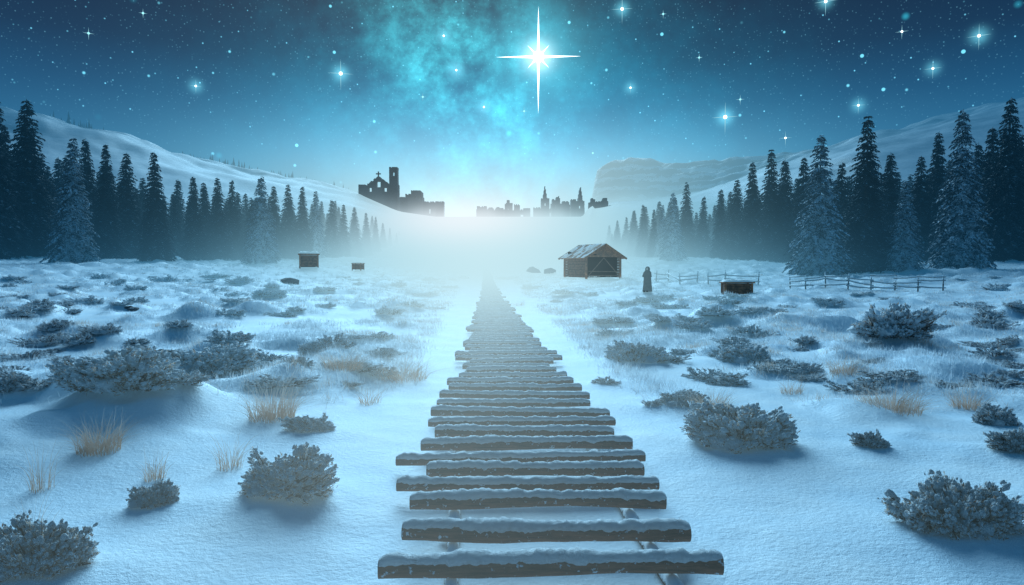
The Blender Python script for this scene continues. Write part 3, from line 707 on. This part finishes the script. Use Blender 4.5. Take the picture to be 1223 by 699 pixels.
# ------------------------------------------------------------------ cloaked person
def person():
    x,y,z=hit(773,348); h=30*y/F; e=empty('person',(x,y,z-.02),math.radians(-35)); tag(e,'person standing in a long dark hooded cloak between the stable and the fence','person')
    k=h/1.72; V=[];Fc=[]; n=36
    prof=[(0,.31,.27,0),(.15,.30,.26,0),(.5,.275,.235,.0),(.9,.26,.22,0),(1.15,.265,.21,.01),(1.32,.25,.18,.01),(1.41,.20,.155,.01),(1.47,.13,.12,0)]
    for zi,rx,ry,oy in prof:
        for j in range(n):
            a=6.283*j/n; f=1+.11*(1-zi/1.5)*math.sin(a*7+zi)+.05*math.sin(a*4+zi*3)
            V.append((math.cos(a)*rx*f*k,(math.sin(a)*ry*f+oy)*k,zi*k))
    for r_ in range(len(prof)-1):
        for j in range(n): b=r_*n; Fc.append((b+j,b+(j+1)%n,b+n+(j+1)%n,b+n+j))
    mk('cloak',V,Fc,m_cloak,e,True)
    P=IV2*np.array([.075,.09,.115])
    nose=(IV2[:,1]<-.85)&(abs(IV2[:,2])<.3); P[nose]+=np.array([0,-.02,0]); P=P*k+np.array([0,-.03,1.54])*k
    mk_np('head',P,IF2,m_skin,e,True)
    V=[];Fc=[];m_=14
    for i in range(9):
        ph=math.pi*i/8
        for j in range(m_+1):
            a=math.radians(-55)+math.radians(290)*j/m_; rr=.145+.04*(i/8)
            V.append((math.cos(a)*rr*math.sin(ph)**.8*k,(math.sin(a)*rr*1.1*math.sin(ph)**.8+.02)*k,(1.54+.18*math.cos(ph))*k))
    for i in range(8):
        for j in range(m_): b=i*(m_+1)+j; Fc.append((b,b+1,b+m_+2,b+m_+1))
    mk('hood',V,Fc,m_cloak,e,True)
    for s_ in (-1,1):
        mb=MB(); mb.tube([(s_*.2*k,0,1.33*k),(s_*.27*k,-.06*k,1.05*k),(s_*.06*k,-.24*k,.98*k)],[.075*k,.085*k,.06*k],10); mb.build('sleeve',m_cloak,e,True)
        mb=MB(); mb.tube([(s_*.1*k,-.2*k,.02*k),(s_*.11*k,-.35*k,.03*k)],[.05*k,.035*k],8); mb.build('boot',m_black,e,True)
person()

# ------------------------------------------------------------------ ruins
def vox(name,parent,adds,subs,dep,th,mat,off=0,erode=.25,seed=0,cell=.5):
    """masonry piece raised on a grid of stones at its real distance"""
    rn=random.Random(seed); px2=dep/F
    x0=min(a[0] for a in adds); x1=max(a[2] for a in adds); y0=min(a[1] for a in adds); y1=max(a[3] for a in adds)
    nx=int((x1-x0)*px2/cell)+1; nz=int((y1-y0)*px2/cell)+1
    G=np.zeros((nx+2,nz+2),bool)
    for i in range(nx):
        for j in range(nz):
            cx=x0+(i+.5)*cell/px2; cy=y1-(j+.5)*cell/px2
            ins=any(a[0]<=cx<=a[2] and a[1]<=cy<=a[3] and (len(a)<5 or cy>=a[1]+abs(cx-(a[0]+a[2])/2)*a[4]) for a in adds) and not any(a[0]<=cx<=a[2] and a[1]<=cy<=a[3] for a in subs)
            G[i+1,j+1]=ins
    G2=G.copy()
    for i in range(1,nx+1):
        for j in range(1,nz+1):
            if G[i,j] and not G[i,j+1] and rn.random()<erode: G2[i,j]=False
    G=G2; V=[];Fc=[]
    ox=(x0-CX)*px2-parent.location.x; oz=zat(y1,dep)-parent.location.z; oy=dep+off-parent.location.y
    idx={}
    def vid(i,j,k):
        if (i,j,k) not in idx: idx[(i,j,k)]=len(V); V.append((ox+(i-1)*cell+rn.uniform(-.05,.05),oy+(k*th)+rn.uniform(-.08,.08),oz+(j-1)*cell+rn.uniform(-.05,.05)))
        return idx[(i,j,k)]
    for i in range(1,nx+1):
        for j in range(1,nz+1):
            if not G[i,j]: continue
            Fc.append((vid(i,j,0),vid(i+1,j,0),vid(i+1,j+1,0),vid(i,j+1,0))); Fc.append((vid(i,j,1),vid(i,j+1,1),vid(i+1,j+1,1),vid(i+1,j,1)))
            if not G[i-1,j]: Fc.append((vid(i,j,0),vid(i,j+1,0),vid(i,j+1,1),vid(i,j,1)))
            if not G[i+1,j]: Fc.append((vid(i+1,j,0),vid(i+1,j,1),vid(i+1,j+1,1),vid(i+1,j+1,0)))
            if not G[i,j+1]: Fc.append((vid(i,j+1,0),vid(i+1,j+1,0),vid(i+1,j+1,1),vid(i,j+1,1)))
            if not G[i,j-1]: Fc.append((vid(i,j,0),vid(i,j,1),vid(i+1,j,1),vid(i+1,j,0)))
    return mk(name,V,Fc,mat,parent)
DR=325
def root(px,dep,py): 
    return empty('r',((px-CX)/F*dep,dep,zat(py,dep)))
e=root(452,DR,262); e.name='ruined_church'; tag(e,'ruined church with a cross on its gable and tall square tower','church ruin')
vox('gable_wall',e,[(437,211,468,262,.75),(429,221,476,262)],[(450,217,455,224),(441,224,445,229),(459,224,463,229)],DR,4,m_ruin,0,.1,1,.42)
vox('tower',e,[(466.5,201,476,262)],[(469.5,206,473,211)],DR,4.5,m_ruin,-2,.1,2,.42)
vox('side_wall',e,[(428,227,437,262),(429,222,432,228)],[],DR,12,m_ruin,4.2,.3,3,.42)
mb=MB(); kx=(452-CX)/F*DR-e.location.x; z1=zat(212,DR)-e.location.z; mb.box((kx,2,z1+1.3),(.55,.5,3.4)); mb.box((kx,1.98,z1+1.9),(2.3,.46,.55)); mb.build('cross',m_ruin,e)
e=root(495,DR+12,262); e.name='ruined_castle'; tag(e,'broken castle with square stump towers, just right of the ruined church','castle ruin')
D2=DR+12
vox('curtain_wall',e,[(460,241,530,276),(508,243,514,247)],[(512,249,515,254),(520,250,523,254)],D2,5,m_ruin,0,.35,5)
vox('tower',e,[(461,233,473,276),(461,231,464,234),(468,231,472,234)],[(465,238,468,243)],D2,7,m_ruin,-3,.1,6)
vox('tower',e,[(477,236,486,276),(486,232,492,276)],[(481,241,483,245)],D2,7,m_ruin,-2,.2,7)
vox('tower',e,[(493,229,505,276),(489,236,506,276)],[(496,235,499,240),(501,235,503,240)],D2,8,m_ruin,-3.4,.2,8)
vox('tower',e,[(521,246,529,276)],[],D2,6,m_ruin,-1.5,.2,9)
D3=DR+30
e=root(600,D3,268); e.name='ruined_castle'; tag(e,'long low broken castle wall right of the bright horizon glow','castle ruin')
vox('curtain_wall',e,[(569,251,633,278),(583,248,590,254)],[(577,256,580,260),(596,256,599,261),(622,256,625,260)],D3,4,m_ruin,0,.4,11)
vox('tower',e,[(570,247,581,278)],[],D3,7,m_ruin,-2,.3,12); vox('tower',e,[(592,248,601,278)],[],D3,6,m_ruin,-2.2,.3,13)
vox('tower',e,[(603,243,612,278),(605,240.5,609,246)],[(606,249,608,253)],D3,7,m_ruin,-3,.2,14); vox('tower',e,[(614,245,621,278)],[],D3,6,m_ruin,-1.8,.2,15)
vox('tower',e,[(625,249,633,278)],[],D3,6,m_ruin,-1.2,.2,16)
e=root(667,D3,268); e.name='ruined_castle'; tag(e,'castle ruin with two thin spires left of the rocky mesa','castle ruin')
vox('curtain_wall',e,[(637,249,698,278),(658,243,681,253)],[(656,254,658,258),(666,253,669,258),(684,253,686,258)],D3,4,m_ruin,0,.35,21)
vox('spire_tower',e,[(647.5,223,653.5,245,6.),(646,238,656,278)],[(650,243,652,247)],D3,6,m_ruin,-2,.05,22,.35)
vox('spire_tower',e,[(689.5,224,695.5,247,6.),(687.5,241,697,278)],[(691,246,693,250)],D3,6,m_ruin,-2.2,.05,23,.35)
vox('tower',e,[(659,239,668,278),(664,235,668,243,1.)],[(662,246,664,250)],D3,7,m_ruin,-3,.25,24); vox('tower',e,[(671,241,679,278),(681,239,687,278)],[],D3,6,m_ruin,-2.6,.3,25)
vox('tower',e,[(637,248,645,278)],[],D3,6,m_ruin,-1.4,.3,26)
D4=DR+5
e=root(718,D4,256); e.name='ruined_wall'; tag(e,'small broken stone walls at the foot of the mesa','wall ruin')
vox('wall_block',e,[(703,241,716,268),(706,237,711,242)],[],D4,4,m_ruin,0,.3,31); vox('wall_block',e,[(717,240,726,268),(720,237,724,241)],[],D4,5,m_ruin,-1,.2,32); vox('wall_block',e,[(727,246,735,268)],[],D4,4,m_ruin,-.5,.3,33)

# ------------------------------------------------------------------ bright stars
SL=['brilliant four-pointed white star with very long rays, high above the ruins','bright white star with a cross of rays, left of the teal star cloud','bright star at the top edge just right of the great star','bright star cut by the top edge on the right','bright cross-rayed star above the right treeline and mesa','bright star near the top right corner','cyan-white star right of centre in the right sky, below the corner star','small bright star just above the right ridge','small star near the top, left of the corner star','lowest bright star, just over the right slope',
'faint star right above the cross-rayed star over the mesa','lone bright star in the left sky','small star in the upper left of the sky','cyan star in the heart of the teal star cloud','small cyan star at the upper left of the star cloud','cyan star in the lower part of the star cloud','small star right and below the great star','faint low star right of the centre glow','small star hanging straight below the great star','small star near the top edge on the left','small cyan star at the left rim of the star cloud','small star at the top edge right of the bright top star','faint star between the great star and the cross-rayed star']
DS=2400.
for k,(px,py,L,sg,a) in enumerate(STARS):
    r=ray(px,py); r=r/np.linalg.norm(r); P=Vector(tuple(r*DS)); P.z+=CAMZ; q=DS/F
    e=empty('star',P); e.rotation_euler=Vector(r).to_track_quat('Y','Z').to_euler(); tag(e,SL[k],'star')
    big=k==0; rc=(6.5 if big else max(1.1,L*.14))*q
    mk_np('core',IV2*rc,IF2,m_star if a>.34 else m_starc,e,True)
    mb=MB()
    def spike(dx,dz,l,wd):
        d_=Vector((dx,0,dz)).normalized(); s_=Vector((-d_.z,0,d_.x)); 
        mb.add([d_*l,s_*wd,Vector((0,wd,0)),-s_*wd,Vector((0,-wd,0))],[(0,1,2),(0,2,3),(0,3,4),(0,4,1)])
    ext=1.3 if big else 1.3
    ww_=.26 if big else .3
    spike(1,0,L*q,rc*ww_); spike(-1,0,L*q,rc*ww_); spike(0,1,L*1.1*q,rc*ww_); spike(0,-1,L*ext*q,rc*ww_)
    if L>9:
        for dx in (-1,1):
            for dz in (-1,1): spike(dx,dz,L*.36*q,rc*.2)
    mb.build('ray',m_star if big else m_rayf,e)

# ------------------------------------------------------------------ camera
cam=bpy.data.cameras.new('camera'); co=bpy.data.objects.new('camera',cam); COL.objects.link(co)
cam.lens=24; cam.sensor_width=36; cam.clip_end=6000; cam.clip_start=.05
co.location=(0,0,CAMZ); co.rotation_euler=(math.pi/2-PIT,0,0); scene.camera=co
